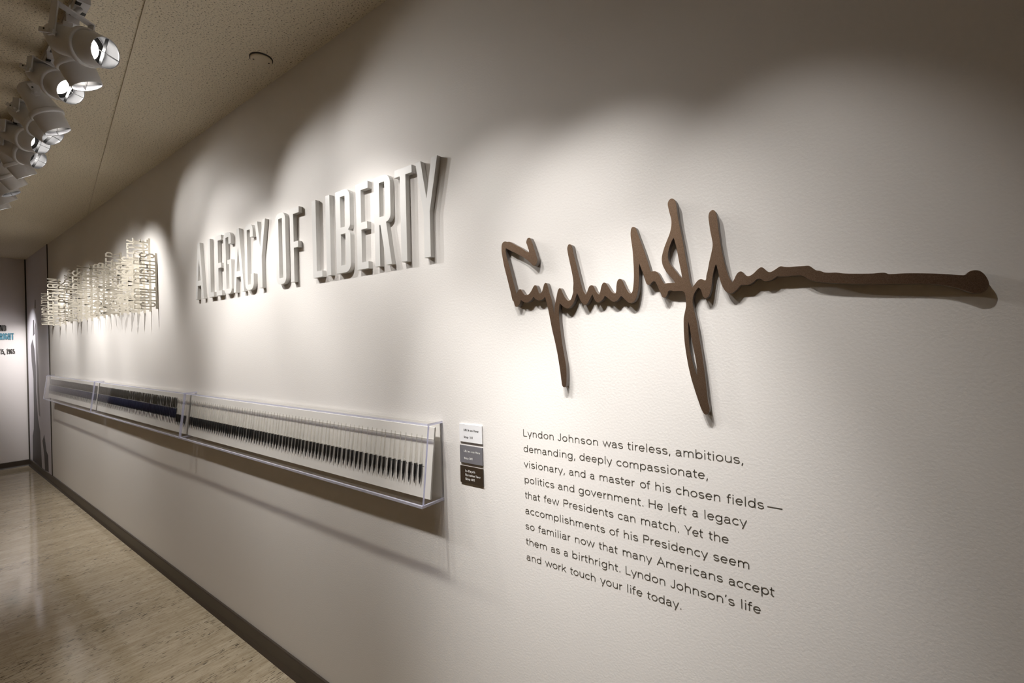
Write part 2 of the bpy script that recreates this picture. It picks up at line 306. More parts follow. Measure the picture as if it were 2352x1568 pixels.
# ------------------------------------------------------------------ room shell
ZC = 2.815; XF = -9.05; XB = 3.0; YL = -3.4
def struct(name, mb, m, parent=None):
    o = mb.build(name, m, parent); o['kind'] = 'structure'; return o
XE = -13.0; YO = -1.05
struct('floor', MB().box((XE-.1, YL-.1, -.10), (XB+.1, .1, 0)), M['floor'])
struct('ceiling', MB().box((XE-.1, YL-.1, ZC), (XB+.1, .1, ZC+.1)), M['ceiling'])
struct('wall_right', MB().box((XF-.1, 0, 0), (XB+.1, .1, ZC)), M['wall'])
struct('wall_far', MB().box((XF-.1, YO, 0), (XF, 0, ZC)), M['far_wall'])
struct('wall_end', MB().box((XE-.1, YL, 0), (XE, YO, ZC)), M['wood'])
struct('wall_side', MB().box((XE-.1, YO, 0), (XF-.1, YO+.1, ZC)), M['wood'])
struct('wall_left', MB().box((XE-.1, YL-.1, 0), (XB+.1, YL, ZC)), M['wood'])
struct('wall_back', MB().box((XB, YL, 0), (XB+.1, 0, ZC)), M['wood'])
def baseboard(name, length_mat):
    prof = [(0,0),(.025,0),(.022,.004),(.016,.012),(.013,.022),(.012,.080),(.009,.084),(0,.084)]
    return prof
def prism(name, prof, p0, p1, outdir, m, kind='structure'):
    """profile (out, z) swept straight from p0 to p1"""
    p0, p1, od = Vector(p0), Vector(p1), Vector(outdir); n = len(prof)
    v = [p + od*a + Vector((0,0,b)) for p in (p0, p1) for a, b in prof]
    f = [(i, (i+1) % n, n+(i+1) % n, n+i) for i in range(n)] + [tuple(range(n))[::-1], tuple(range(n, 2*n))]
    o = MB().add(v, f).build(name, m); o['kind'] = kind
    bm = bmesh.new(); bm.from_mesh(o.data); bmesh.ops.recalc_face_normals(bm, faces=bm.faces); bm.to_mesh(o.data); bm.free()
    return o
BB = baseboard(None, None)
prism('baseboard_right', BB, (XF, 0, 0), (XB, 0, 0), (0,-1,0), M['base'])
prism('baseboard_far', BB, (XF, YO, 0), (XF, 0, 0), (1,0,0), M['base'])
# raised joint strip running across the ceiling boards
a, b = Vector((-1.2,-.655,ZC)), Vector((-5.65,-.010,ZC))
struct('trim_1', MB().bar(a-Vector((0,0,.003)), b-Vector((0,0,.003)), (0,1,0), .007, .005), M['plate'])
struct('trim_2', MB().box((-7.600,-.006,.084), (-7.575,0,ZC)), M['groove'])
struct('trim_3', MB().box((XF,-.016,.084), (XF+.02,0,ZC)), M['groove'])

# ------------------------------------------------------------------ stroke lettering
def arc(cx, cz, rx, rz, a0, a1, n=12):
    return [(cx+rx*math.cos(R(a0+(a1-a0)*i/n)), cz+rz*math.sin(R(a0+(a1-a0)*i/n))) for i in range(n+1)]
XH = .70
def light_glyphs(s):
    """light grotesque: name -> (advance, strokes as centre lines); cap height 1"""
    G = {}; h = s/2
    def bowl(x0, x1, a0=0, a1=360, n=26): return arc((x0+x1)/2, XH/2, (x1-x0)/2, XH/2-h+.008, a0, a1, n)
    def arch(x0, x1, z=0): return arc((x0+x1)/2, XH-h-.25+.006, (x1-x0)/2, .25, 180, 0, 12) + [(x1, z)]
    l = .095+h
    G['n'] = (.76, [[(l,0),(l,XH)], arch(l, .76-l+.01)]); G['h'] = (.76, [[(l,0),(l,1)], arch(l, .76-l+.01)])
    G['m'] = (1.15, [[(l,0),(l,XH)], arch(l, .575), arch(.575, 1.15-l+.01)])
    G['u'] = (.76, [[(.76-l+.01,XH),(.76-l+.01,0)], [(l-.01,XH)] + arc((.76)/2, h+.24-.006, .38-l+.01, .24, 180, 360, 12)])
    G['r'] = (.47, [[(l,0),(l,XH)], arc(l+.27, XH-h-.26, .27, .26, 175, 88, 8)])
    G['i'] = (.33, [[(.165,0),(.165,XH)], [(.165,1-s*1.05),(.165,1)]]); G['l'] = (.33, [[(.165,0),(.165,1)]])
    G['o'] = (.78, [bowl(.055+h, .725-h)])
    G['c'] = (.70, [bowl(.055+h, .70-h+.02, 42, 318, 20)])
    G['e'] = (.75, [bowl(.055+h, .695-h, 0, 322, 24), [(.055+h, XH*.52),(.695-h, XH*.52)]])
    st = .80-.095-h
    G['d'] = (.80, [bowl(.055+h, st), [(st,0),(st,1)]]); G['b'] = (.80, [bowl(l, .745-h), [(l,0),(l,1)]])
    G['p'] = (.80, [bowl(l, .745-h), [(l,-.27),(l,XH)]])
    G['g'] = (.80, [bowl(.055+h, st), [(st,XH)] + arc((st+.055+h)/2+.01, -.05, (st-.055-h)/2-.01, .20, 0, -150, 12)])
    ax = .61-h
    G['a'] = (.74, [arc((ax+.07+h)/2, XH-h-.19, (ax-.07-h)/2, .19, 160, 0, 12) + [(ax, .12), (ax+.03, h-.01), (ax+.09, h-.02)],
                    [(ax, XH*.57)] + arc(.25+h, .20, .19, .185, 80, 280, 14) + [(ax-.06, .09), (ax, .2)]])
    G['s'] = (.66, [arc(.325, XH-h-.155, .215, .155, 28, 200, 10) + [(.2, XH*.535), (.45, XH*.44)] + arc(.335, h+.165, .225, .172, 40, -158, 12)])
    G['t'] = (.44, [[(.17, .90)] + [(.17, .2)] + arc(.33, .20, .16, .20-h+.01, 180, 285, 7), [(.03, XH-h),(.40, XH-h)]])
    G['f'] = (.42, [[(.16,0)] + arc(.34, .80, .18, .2-h, 180, 80, 8), [(.02, XH-h),(.38, XH-h)]])
    G['k'] = (.70, [[(l,0),(l,1)], [(.62,XH),(l+.02,.27)], [(.30,.42),(.66,0)]])
    G['v'] = (.68, [[(.055,XH),(.34,.02),(.625,XH)]]); G['y'] = (.68, [[(.055,XH),(.34,.02)], [(.625,XH),(.26,-.27)]])
    G['w'] = (1.04, [[(.055,XH),(.285,.02),(.52,XH-.02),(.755,.02),(.985,XH)]])
    G['L'] = (.68, [[(l,1),(l,h),(.64,h)]]); G['J'] = (.66, [[(.66-l,1)] + arc(.335, .27, .66-l-.335, .27-h+.01, 0, -165, 12)])
    G['H'] = (.96, [[(l,0),(l,1)], [(.96-l,0),(.96-l,1)], [(l,.52),(.96-l,.52)]])
    G['P'] = (.80, [[(l,0),(l,1-h),(.48,1-h)] + arc(.48, .72, .23, .28-h, 90, -90, 10) + [(l,.44+h)]])
    G['Y'] = (.80, [[(.05,1),(.40,.42),(.75,1)], [(.40,.43),(.40,0)]]); G['A'] = (.90, [[(.06,0),(.45,.98),(.84,0)], [(.2,.34),(.7,.34)]])
    G['N'] = (.98, [[(l,0),(l,.99),(.98-l,.01),(.98-l,1)]]); G['D'] = (.92, [[(l,h),(l,1-h),(.42,1-h)] + arc(.42, .5, .40, .5-h, 90, -90, 14) + [(l,h)]])
    G['B'] = (.84, [[(l,h),(l,1-h),(.46,1-h)] + arc(.46, .76, .22, .24-h, 90, -90, 9) + [(l,.52)], [(.46,.52)] + arc(.48, .27, .25, .27-h, 90, -90, 9) + [(l,h)]])
    G['S'] = (.80, [arc(.40, .745, .27, .255-h, 28, 205, 10) + [(.26,.56),(.55,.44)] + arc(.40, .262, .28, .262-h, 35, -155, 12)])
    G['I'] = (.36, [[(.18,0),(.18,1)]]); G['T'] = (.78, [[(.04,1-h),(.74,1-h)], [(.39,0),(.39,1)]])
    G['1'] = (.66, [[(.16,.80),(.38,.97),(.38,0)]]); G['0'] = (.72, [arc(.36,.5,.27,.5-h,0,360,22)])
    G['3'] = (.70, [arc(.34,.745,.24,.255-h,150,-90,11) + arc(.34,.26,.27,.26-h,90,-150,11)]); G['4'] = (.74, [[(.52,0),(.52,.97),(.05,.27),(.70,.27)]])
    G[','] = (.36, [[(.19,.13),(.11,-.15)]]); G['.'] = (.36, [[(.17,0),(.17,s*1.15)]]); G['-'] = (.46, [[(.06,.36),(.40,.36)]])
    G['\u2019'] = (.30, [[(.19,1.0),(.12,.76)]]); G['\u2014'] = (1.4, [[(0,.36),(1.4,.36)]]); G[' '] = (.36, [])
    return G
def block_glyphs(s):
    """condensed block capitals: cap height 1"""
    G = {}; h = s/2; w = .36; l = h+.03; r = w+.03-h; c = .10; T = 1-h
    def rr(*p): return list(p)
    O = [(l,c+h),(l,T-c),(l+c*.3,T-c*.3),(l+c,T),(r-c,T),(r-c*.3,T-c*.3),(r,T-c),(r,c+h),(r-c*.3,h+c*.3),(r-c,h),(l+c,h),(l+c*.3,h+c*.3),(l,c+h)]
    adv = w+.06
    G['O'] = (adv, [O]); G['0'] = G['O']
    G['C'] = (adv, [[(r,.70)] + [(r,T-c),(r-c,T),(l+c,T),(l,T-c),(l,c+h),(l+c,h),(r-c,h),(r,c+h),(r,.30)]])
    G['G'] = (adv, [[(r,.72),(r,T-c),(r-c,T),(l+c,T),(l,T-c),(l,c+h),(l+c,h),(r-c,h),(r,c+h),(r,.48),(r-.14,.48)]])
    G['U'] = (adv, [[(l,1),(l,c+h),(l+c,h),(r-c,h),(r,c+h),(r,1)]]); G['D'] = (adv, [[(l,h),(l,T),(r-c,T),(r,T-c),(r,c+h),(r-c,h),(l,h)]])
    G['I'] = (.20, [[(.10,0),(.10,1)]]); G['L'] = (adv-.06, [[(l,1),(l,h),(r-.04,h)]]); G['T'] = (adv-.02, [[(.01,T),(w+.03,T)], [(adv/2-.01,0),(adv/2-.01,T)]])
    G['E'] = (adv-.04, [[(r-.02,T),(l,T),(l,h),(r-.02,h)], [(l,.51),(r-.05,.51)]]); G['F'] = (adv-.04, [[(r-.02,T),(l,T),(l,0)], [(l,.51),(r-.05,.51)]])
    G['H'] = (adv, [[(l,0),(l,1)], [(r,0),(r,1)], [(l,.5),(r,.5)]]); G['N'] = (adv, [[(l,0),(l,1)], [(r,0),(r,1)], [(l,.96),(r,.04)]])
    G['M'] = (adv+.12, [[(l,0),(l,1)], [(r+.12,0),(r+.12,1)], [(l,.97),((l+r+.12)/2,.25),(r+.12,.97)]])
    G['A'] = (adv, [[(l-.03,0),(adv/2,.97),(r+.03,0)], [(l+.04,.27),(r-.04,.27)]]); G['V'] = (adv, [[(l-.03,1),(adv/2,.03),(r+.03,1)]])
    G['Y'] = (adv, [[(l-.03,1),(adv/2,.45),(r+.03,1)], [(adv/2,.46),(adv/2,0)]])
    G['P'] = (adv, [[(l,0),(l,T),(r-c,T),(r,T-c),(r,.52+c),(r-c,.47),(l,.47)]])
    G['R'] = (adv, [[(l,0),(l,T),(r-c,T),(r,T-c),(r,.55+c),(r-c,.50),(l,.50)], [(l+.12,.5),(r,0)]])
    G['B'] = (adv, [[(l,h),(l,T),(r-c,T),(r,T-c),(r,.55+c),(r-c,.51),(l,.51)], [(r-c,.51),(r,.51-c),(r,h+c),(r-c,h),(l,h)]])
    G['S'] = (adv, [[(r,.74),(r,T-c),(r-c,T),(l+c,T),(l,T-c),(l,.66),(r,.36),(r,c+h),(r-c,h),(l+c,h),(l,c+h),(l,.26)]])
    G['W'] = (adv+.16, [[(l-.02,1),(l+.10,.03),((l+r+.16)/2,.8),(r+.06,.03),(r+.18,1)]])
    G['K'] = (adv, [[(l,0),(l,1)], [(r,1),(l+.02,.42)], [(l+.1,.55),(r+.02,0)]])
    G['Q'] = G['O']; G['X'] = (adv, [[(l,0),(r,1)], [(l,1),(r,0)]])
    G['1'] = (.26, [[(.04,.82),(.14,.96),(.14,0)]]); G['5'] = (adv, [[(r,T),(l,T),(l,.56),(r-c,.58),(r,.50),(r,c+h),(r-c,h),(l+c,h),(l,c+h),(l,.24)]])
    G['9'] = (adv, [[(r,.5),(l+c,.5),(l,.5+c),(l,T-c),(l+c,T),(r-c,T),(r,T-c),(r,c+h),(r-c,h),(l+c,h),(l,.22)]])
    G['6'] = (adv, [[(l,.5),(r-c,.5),(r,.5-c),(r,c+h),(r-c,h),(l+c,h),(l,c+h),(l,T-c),(l+c,T),(r-c,T),(r,.78)]])
    G[','] = (.2, [[(.11,.12),(.06,-.14)]]); G[' '] = (.22, [])
    return G
def ribbon(mb, pts, w, put, t):
    """one stroke of width w along pts (x, z), thickness t; put(x, z, depth) -> world"""
    closed = len(pts) > 3 and math.hypot(pts[0][0]-pts[-1][0], pts[0][1]-pts[-1][1]) < 1e-6
    P = [Vector((p[0], p[1])) for p in pts]
    if closed: P = P[:-1]
    n = len(P); A = []; B = []
    for i in range(n):
        d0 = (P[i]-P[i-1]) if (i > 0 or closed) else None
        d1 = (P[(i+1) % n]-P[i]) if (i < n-1 or closed) else None
        if d0 is None: d0 = d1
        if d1 is None: d1 = d0
        d0 = d0.normalized(); d1 = d1.normalized()
        n0 = Vector((-d0.y, d0.x)); n1 = Vector((-d1.y, d1.x)); m = n0+n1
        if m.length < 1e-6: m = n0
        m.normalize(); k = min(1/max(m.dot(n0), .2), 2.2)
        A.append(P[i]+m*(w/2*k)); B.append(P[i]-m*(w/2*k))
    v = []
    for dp in (t, 0):
        for i in range(n): v.append(put(A[i].x, A[i].y, dp)); v.append(put(B[i].x, B[i].y, dp))
    f = []; o = 2*n; rng = range(n) if closed else range(n-1)
    for i in rng:
        j = (i+1) % n
        f += [(2*i, 2*i+1, 2*j+1, 2*j), (o+2*i, o+2*j, o+2*j+1, o+2*i+1), (2*i, 2*j, o+2*j, o+2*i), (2*i+1, o+2*i+1, o+2*j+1, 2*j+1)]
    if not closed: f += [(0, o, o+1, 1), (2*n-2, 2*n-1, o+2*n-1, o+2*n-2)]
    mb.add(v, f)
def serifed(strokes, s):
    out = list(strokes)
    for st in strokes:
        for e, q in ((st[0], st[1]), (st[-1], st[-2])):
            if abs(e[0]-q[0]) < 1e-6 and (abs(e[1]) < .02 or abs(e[1]-1) < .02 or abs(e[1]-XH) < .02 or e[1] < -.2):
                z = e[1] + (s/2 if e[1] < q[1] else -s/2)
                out.append([(e[0]-.14, z), (e[0]+.14, z)])
    return out
def extents(word, G, track):
    x = 0; lo = 1e9; hi = -1e9
    for ch in word:
        adv, st = G[ch]
        for q in st:
            for p in q: lo = min(lo, x+p[0]); hi = max(hi, x+p[0])
        x += adv+track
    return lo, hi
def lay(mb, word, G, s, cap, x0, x1, put, t, slab=False):
    """lay a word so that its ink spans x0..x1 (metres) at cap height cap; put(x, z, depth)"""
    # letters widen or narrow a little first, the rest goes into letter spacing
    want = (x1-x0)/cap - s; lo, hi = extents(word, G, 0); n = len(word); tr = 0
    if n == 1: k = want/(hi-lo) if word == '\u2014' else 1.0
    else:
        k = max(.80, min(1.14, want/(hi-lo))); tr = (want/k-(hi-lo))/(n-1)
    lo, hi = extents(word, G, tr); x = 0
    for ch in word:
        adv, st = G[ch]
        for q in (serifed(st, s) if slab else st):
            pts = [(x0 + cap*(s/2 + k*(x+p[0]-lo)), p[1]*cap) for p in q]
            ribbon(mb, pts, s*cap, put, t)
        x += adv+tr

# ------------------------------------------------------------------ wall paragraph
ST = .098; GL = light_glyphs(ST)
para = empty('wall_paragraph', (-.775, 0, .89))
tag(para, 'nine-line grey lettered paragraph on the wall below the bronze signature', 'wall text')
for i, row in enumerate(PARAGRAPH):
    zb = 1.2635-.0456*i; mb = MB(); org = Vector((-.775, 0, .89))
    for word, x0, x1 in row:
        lay(mb, word, GL, ST, .0208, x0*1e-4, x1*1e-4, lambda x, z, d, zb=zb: Vector((x, -d, zb+z))-org, .0006)
    mb.build('text_line', M['vinyl'], para)

# ------------------------------------------------------------------ raised title letters
DEPTH = .019; HT = .333; SV = .031; TH = .027
def rrect(x0, z0, x1, z1, r=(0,0,0,0), n=6):
    """rounded rectangle, radii for bl, br, tr, tl; counter-clockwise"""
    out = []
    for (cx, cz, sx, sz, rad, a) in ((x0,z0,1,1,r[0],180), (x1,z0,-1,1,r[1],270), (x1,z1,-1,-1,r[2],0), (x0,z1,1,-1,r[3],90)):
        if rad == 0: out.append((cx, cz))
        else: out += arc(cx+sx*rad, cz+sz*rad, rad, rad, a, a+90, n)
    return out
def letter_loops(ch):
    s, t, h = SV, TH, HT; rc = .034
    if ch == 'L': return [[(0,0),(.071,0),(.071,t),(s,t),(s,h),(0,h)]]
    if ch == 'E': return [[(0,0),(.071,0),(.071,t),(s,t),(s,.153),(.067,.153),(.067,.181),(s,.181),(s,h-t),(.076,h-t),(.076,h),(0,h)]]
    if ch == 'F': return [[(0,0),(s,0),(s,.153),(.068,.153),(.068,.181),(s,.181),(s,h-t),(.080,h-t),(.080,h),(0,h)]]
    if ch == 'I': return [[(0,0),(s,0),(s,h),(0,h)]]
    if ch == 'T': return [[(.0285,0),(.0595,0),(.0595,h-t),(.093,h-t),(.093,h),(0,h),(0,h-t),(.0285,h-t)]]
    if ch == 'A': return [[(0,0),(.0265,0),(.0372,.079),(.0848,.079),(.0955,0),(.122,0),(.0765,h),(.0455,h)],
                          [(.0413,.109),(.061,.235),(.0807,.109)]]
    if ch == 'Y': return [[(.036,0),(.067,0),(.067,.155),(.108,h),(.080,h),(.0522,.203),(.027,h),(0,h),(.036,.155)]]
    if ch == 'O': return [rrect(0,0,.092,h,(rc,)*4), rrect(.029,.029,.062,.306)[::-1]]
    if ch == 'B': return [[(0,0)] + arc(.099-rc,rc,rc,rc,270,360,6) + arc(.099-.022,.147,.022,.022,0,60,4) + [(.085,.169)] + arc(.099-.022,.191,.022,.022,300,360,4) + arc(.099-rc,h-rc,rc,rc,0,90,6) + [(0,h)],
                          rrect(.034,.030,.065,.156)[::-1], rrect(.034,.184,.065,.307)[::-1]]
    if ch == 'R': return [[(0,0),(.029,0),(.029,.152),(.034,.152),(.065,0),(.096,0),(.068,.158)] + arc(.095-.03,.187,.03,.03,300,360,5) + arc(.095-rc,h-rc,rc,rc,0,90,6) + [(0,h)],
                          rrect(.031,.182,.062,.308)[::-1]]
    if ch == 'C':
        o = arc(.093-rc,rc,rc,rc,270,360,6) + [(.093,.081),(.062,.081),(.062,.028),(.028,.028),(.028,h-.027),(.062,h-.027),(.062,.266),(.093,.266)]
        return [arc(rc,rc,rc,rc,180,270,6) + o + arc(.093-rc,h-rc,rc,rc,0,90,6) + arc(rc,h-rc,rc,rc,90,180,6)]
    if ch == 'G':
        o = arc(.095-rc,rc,rc,rc,270,360,6) + [(.095,.184),(.045,.184),(.045,.159),(.064,.159),(.064,.028),(.029,.028),(.029,h-.027),(.064,h-.027),(.064,.268),(.095,.268)]
        return [arc(rc,rc,rc,rc,180,270,6) + o + arc(.095-rc,h-rc,rc,rc,0,90,6) + arc(rc,h-rc,rc,rc,90,180,6)]
def extruded(name, loops, depth, mats, bevel=.0006):
    """flat outline with holes, in (x, z), pushed out from the wall plane by depth -> mesh"""
    cu = bpy.data.curves.new(name, 'CURVE'); cu.dimensions = '2D'; cu.fill_mode = 'BOTH'; cu.extrude = depth/2-bevel; cu.bevel_depth = bevel; cu.bevel_resolution = 0; cu.offset = -bevel
    for lp in loops:
        sp = cu.splines.new('POLY'); sp.points.add(len(lp)-1); sp.use_cyclic_u = True
        for p, q in zip(sp.points, lp): p.co = (q[0], q[1], 0, 1)
    ob = bpy.data.objects.new(name, cu); COL.objects.link(ob)
    bpy.context.view_layer.update()
    me = bpy.data.meshes.new_from_object(ob.evaluated_get(bpy.context.evaluated_depsgraph_get()))
    bpy.data.objects.remove(ob); bpy.data.curves.remove(cu)
    me.transform(Matrix(((1,0,0,0),(0,0,-1,-depth/2),(0,1,0,0),(0,0,0,1))))
    me.materials.clear()
    for m in mats: me.materials.append(m)
    for p in me.polygons:
        p.use_smooth = False
        p.material_index = 1 if (len(mats) > 1 and abs(p.normal.y) < .5) else 0
    me.update(); return me
TITLE = [('A',-3.142,'raised white letter A standing alone at the left end of the wall title'),
 ('L',-2.950,'raised white letter L beginning the word LEGACY'), ('E',-2.844,'raised white letter E of the word LEGACY'),
 ('G',-2.742,'raised white letter G of the word LEGACY'), ('A',-2.627,'raised white letter A inside the word LEGACY'),
 ('C',-2.490,'raised white letter C of the word LEGACY'), ('Y',-2.375,'raised white letter Y ending the word LEGACY'),
 ('O',-2.169,'raised white letter O of the word OF'), ('F',-2.037,'raised white letter F of the word OF'),
 ('L',-1.852,'raised white letter L beginning the word LIBERTY'), ('I',-1.747,'raised white letter I of the word LIBERTY'),
 ('B',-1.676,'raised white letter B of the word LIBERTY'), ('E',-1.536,'raised white letter E of the word LIBERTY'),
 ('R',-1.424,'raised white letter R of the word LIBERTY'), ('T',-1.304,'raised white letter T of the word LIBERTY'),
 ('Y',-1.193,'tall raised white letter Y ending the word LIBERTY')]
LM = {}
for ch, x, lab in TITLE:
    if ch not in LM: LM[ch] = extruded('raised_letter', letter_loops(ch), DEPTH, [M['letter']])
    o = link('raised_letter', LM[ch], loc=(x, 0, 1.836)); tag(o, lab, 'letter', 'raised letters of the wall title')

# ------------------------------------------------------------------ bronze signature
def smooth_loop(P, sub=3):
    P = [Vector((a*1e-4, b*1e-4)) for a, b in P]; n = len(P); out = []
    def corner(i):
        a = P[i]-P[i-1]; b = P[(i+1) % n]-P[i]
        return a.angle(b) > R(62)
    C = [corner(i) for i in range(n)]
    for i in range(n):
        p0, p1, p2, p3 = P[i-1], P[i], P[(i+1) % n], P[(i+2) % n]
        L = (p2-p1).length
        m1 = Vector((0,0)) if C[i] else (p2-p0).normalized()*L*.95
        m2 = Vector((0,0)) if C[(i+1) % n] else (p3-p1).normalized()*L*.95
        if C[i]: m1 = (p2-p1)
        if C[(i+1) % n]: m2 = (p2-p1)
        k = sub if L > .003 else 2
        for j in range(k):
            u = j/k; u2 = u*u; u3 = u2*u
            out.append(p1*(2*u3-3*u2+1) + m1*(u3-2*u2+u) + p2*(-2*u3+3*u2) + m2*(u3-u2))
    return out
o = link('signature', extruded('signature', [smooth_loop(SIG_OUTLINE), smooth_loop(SIG_HOLE_UPPER), smooth_loop(SIG_HOLE_LOWER)], .017, [M['bronze'], M['bronze_side']], .0004), loc=(0, -.0012, 0))
tag(o, 'large bronze handwritten signature cut out and mounted on the white wall', 'signature')

# ------------------------------------------------------------------ stop placards
GS = light_glyphs(.20)
def placard(z0, z1, body, ink, lines, lab):
    x0, x1 = -1.027, -.931
    r = empty('stop_placard', (x0, 0, z0)); tag(r, lab, 'sign', 'stop placards beside the pen case')
    MB().box((0,-.0045,0), (x1-x0,0,z1-z0)).build('panel', [body], r)
    for word, u0, u1, zb, cap in lines:
        mb = MB(); ws = word.split(' '); lo, hi = extents(word, GS, 0)
        lay(mb, word, GS, .20, cap, u0, u1, lambda x, z, d, zb=zb: Vector((x, -.0045-d, zb+z)), .0003, slab=True)
        mb.build('text_line', ink, r)
placard(1.222, 1.279, M['plac_white'], M['ink_dark'], [('LBJ in an Hour', .019, .083, .0355, .0066), ('Stop  101', .019, .057, .0125, .0066)], 'white stop placard reading LBJ in an Hour, topmost of the three')
placard(1.154, 1.210, M['plac_grey'], M['ink_white'], [('LBJ en una Hora', .018, .087, .0350, .0066), ('Stop 301', .018, .054, .0120, .0066)], 'grey stop placard reading LBJ en una Hora, middle one of the three')
placard(1.089, 1.143, M['plac_brown'], M['ink_white'], [('In-Depth', .022, .064, .0360, .0070), ('Narrative Tour', .022, .087, .0230, .0070), ('Stop 401', .022, .061, .0100, .0070)], 'dark brown stop placard reading In-Depth Narrative Tour, lowest of the three')

# ------------------------------------------------------------------ pen cases
ZT, ZB = 1.281, 1.012; UT, UB = .068, .100; TK = .0075
BT, BBm = (.030, 1.262), (.058, 1.028)             # pen board: top and bottom (out, z)
def board_u(z): return BT[0] + (BBm[0]-BT[0])*(BT[1]-z)/(BT[1]-BBm[1])
def slab_mats(me):
    big = sorted(((p.area, p.index) for p in me.polygons), reverse=True)[:2]
    for p in me.polygons: p.material_index = 0 if (p.index in [i for _, i in big] or p.normal.y > .7) else 1
def acrylic(name, parent, pts):
    o = MB().hexa(pts).build(name, [M['acrylic'], M['acrylic_edge']], parent)
    bm = bmesh.new(); bm.from_mesh(o.data); bmesh.ops.recalc_face_normals(bm, faces=bm.faces); bm.to_mesh(o.data); bm.free(); o.data.update(); slab_mats(o.data); return o
def front_u(z): return UT + (UB-UT)*(ZT-z)/(ZT-ZB)
def pen_case(xr, xl, lab):
    r = empty('display_case', (xr, 0, ZB)); tag(r, lab, 'display case', 'acrylic pen cases in a row along the wall')
    Lx = xl-xr; H = ZT-ZB
    def q(x, u, z): return Vector((x, -u, z-ZB))
    # front: tilted sheet, between top and bottom sheets
    acrylic('front_panel', r, [q(Lx,front_u(ZB+TK)-TK,ZB+TK), q(0,front_u(ZB+TK)-TK,ZB+TK), q(0,front_u(ZB+TK),ZB+TK), q(Lx,front_u(ZB+TK),ZB+TK),
                               q(Lx,UT-TK,ZT-TK), q(0,UT-TK,ZT-TK), q(0,UT,ZT-TK), q(Lx,UT,ZT-TK)])
    acrylic('top_panel', r, [q(Lx,0,ZT-TK), q(0,0,ZT-TK), q(0,UT,ZT-TK), q(Lx,UT,ZT-TK), q(Lx,0,ZT), q(0,0,ZT), q(0,UT,ZT), q(Lx,UT,ZT)])
    acrylic('bottom_panel', r, [q(Lx,0,ZB), q(0,0,ZB), q(0,UB,ZB), q(Lx,UB,ZB), q(Lx,0,ZB+TK), q(0,0,ZB+TK), q(0,UB,ZB+TK), q(Lx,UB,ZB+TK)])
    for x in (-TK, Lx):
        fb, ft = front_u(ZB+TK)-TK, UT-TK
        acrylic('end_panel', r, [q(x,0,ZB+TK), q(x+TK,0,ZB+TK), q(x+TK,fb,ZB+TK), q(x,fb,ZB+TK), q(x,0,ZT-TK), q(x+TK,0,ZT-TK), q(x+TK,ft,ZT-TK), q(x,ft,ZT-TK)])
    MB().box((Lx+TK, -.006, TK), (-TK, 0, H-TK)).build('back_board', M['board'], r)
    bt = .006
    x0, x1 = Lx+TK, -TK
    MB().hexa([q(x0,BBm[0]-bt,BBm[1]), q(x1,BBm[0]-bt,BBm[1]), q(x1,BBm[0],BBm[1]), q(x0,BBm[0],BBm[1]),
               q(x0,BT[0]-bt,BT[1]), q(x1,BT[0]-bt,BT[1]), q(x1,BT[0],BT[1]), q(x0,BT[0],BT[1])]).build('pen_board', M['board'], r)
    MB().box((x0, -board_u(1.223)-.0010, 1.2215-ZB), (x1, -board_u(1.223)+.001, 1.2235-ZB)).build('shadow_ledge', M['board'], r)  # thin ledge added to throw a shadow line across the pen board
    return r
CASES = [(-1.108, -3.205), (-3.215, -5.265), (-5.275, -7.337)]
for (xr, xl), lab in zip(CASES, ('clear acrylic pen case nearest the stop placards, filled with black pens',
                                 'clear acrylic pen case in the middle of the row, holding navy pens',
                                 'clear acrylic pen case at the far left end near the corner')):
    pen_case(xr, xl, lab)

tilt = math.atan2(BBm[0]-BT[0], BT[1]-BBm[1])
PEN_ROT = Matrix.Rotation(-tilt, 4, 'X')
def make_pen(name, zg, zn, barrel_m, grip_m, rb=.0024, rg=.0050):
    """pen hanging nib down; origin at its tip, axis +z; zg grip top, zn grip bottom"""
    r = empty(name)
    z1 = .165
    MB().lathe([(0,zg),(.0034,zg),(rb+.0004,(zg+z1)/2),(rb-.0004,z1-.004),(.0012,z1),(0,z1)], 9).build('barrel', barrel_m, r)
    MB().lathe([(0,zn-.002),(.0034,zn-.002),(.0038,zn+.0035),(.0044,zn+.004),(.0044,zn+.0075),(.0040,zn+.008),(rg-.0004,zn+.0095),(rg,zn+.013),(rg,zg-.001),(rg-.001,zg),(0,zg)], 10).build('grip', grip_m, r)
    nb = MB(); w = .0033
    nb.add([(-w,-.001,zn),(w,-.001,zn),(w*.95,-.0016,zn*.5),(0,-.001,0),(-w*.9,-.0016,zn*.55),
            (-w,.0012,zn),(w,.0012,zn),(w*.9,.0006,zn*.55),(0,.0002,0),(-w*.9,.0006,zn*.55)],
           [(0,1,2,3,4),(9,8,7,6,5),(0,5,6,1),(1,6,7,2),(2,7,8,3),(3,8,9,4),(4,9,5,0)])
    nb.build('nib', M['nib'], r)
    # wire tie: a ring at the grip top with a short tail to the board
    c = MB().lathe([(.0036,zg),(.0052,zg),(.0052,zg+.0016),(.0036,zg+.0016)], 10, close=True)
    c.box((.0046, .0016, zg+.0002), (.0098, .0026, zg+.0012)).box((-.0006, .0036, zg+.0002), (.0006, .0072, zg+.0014))
    c.build('wire_tie', M['steel'], r)
    return r
pen_black = make_pen('dip_pen', .067, .0205, M['clear_barrel'], M['grip_black'])
pen_navy = make_pen('dip_pen', .098, .038, M['smoke_barrel'], M['grip_navy'], .0036, .0060)
used = set()
def ordinal(n):
    return {1:'first',2:'second',3:'third'}.get(n) or ('%d%s' % (n, 'th' if 10 <= n % 100 <= 20 else {1:'st',2:'nd',3:'rd'}.get(n % 10, 'th')))
PITCH = .0274
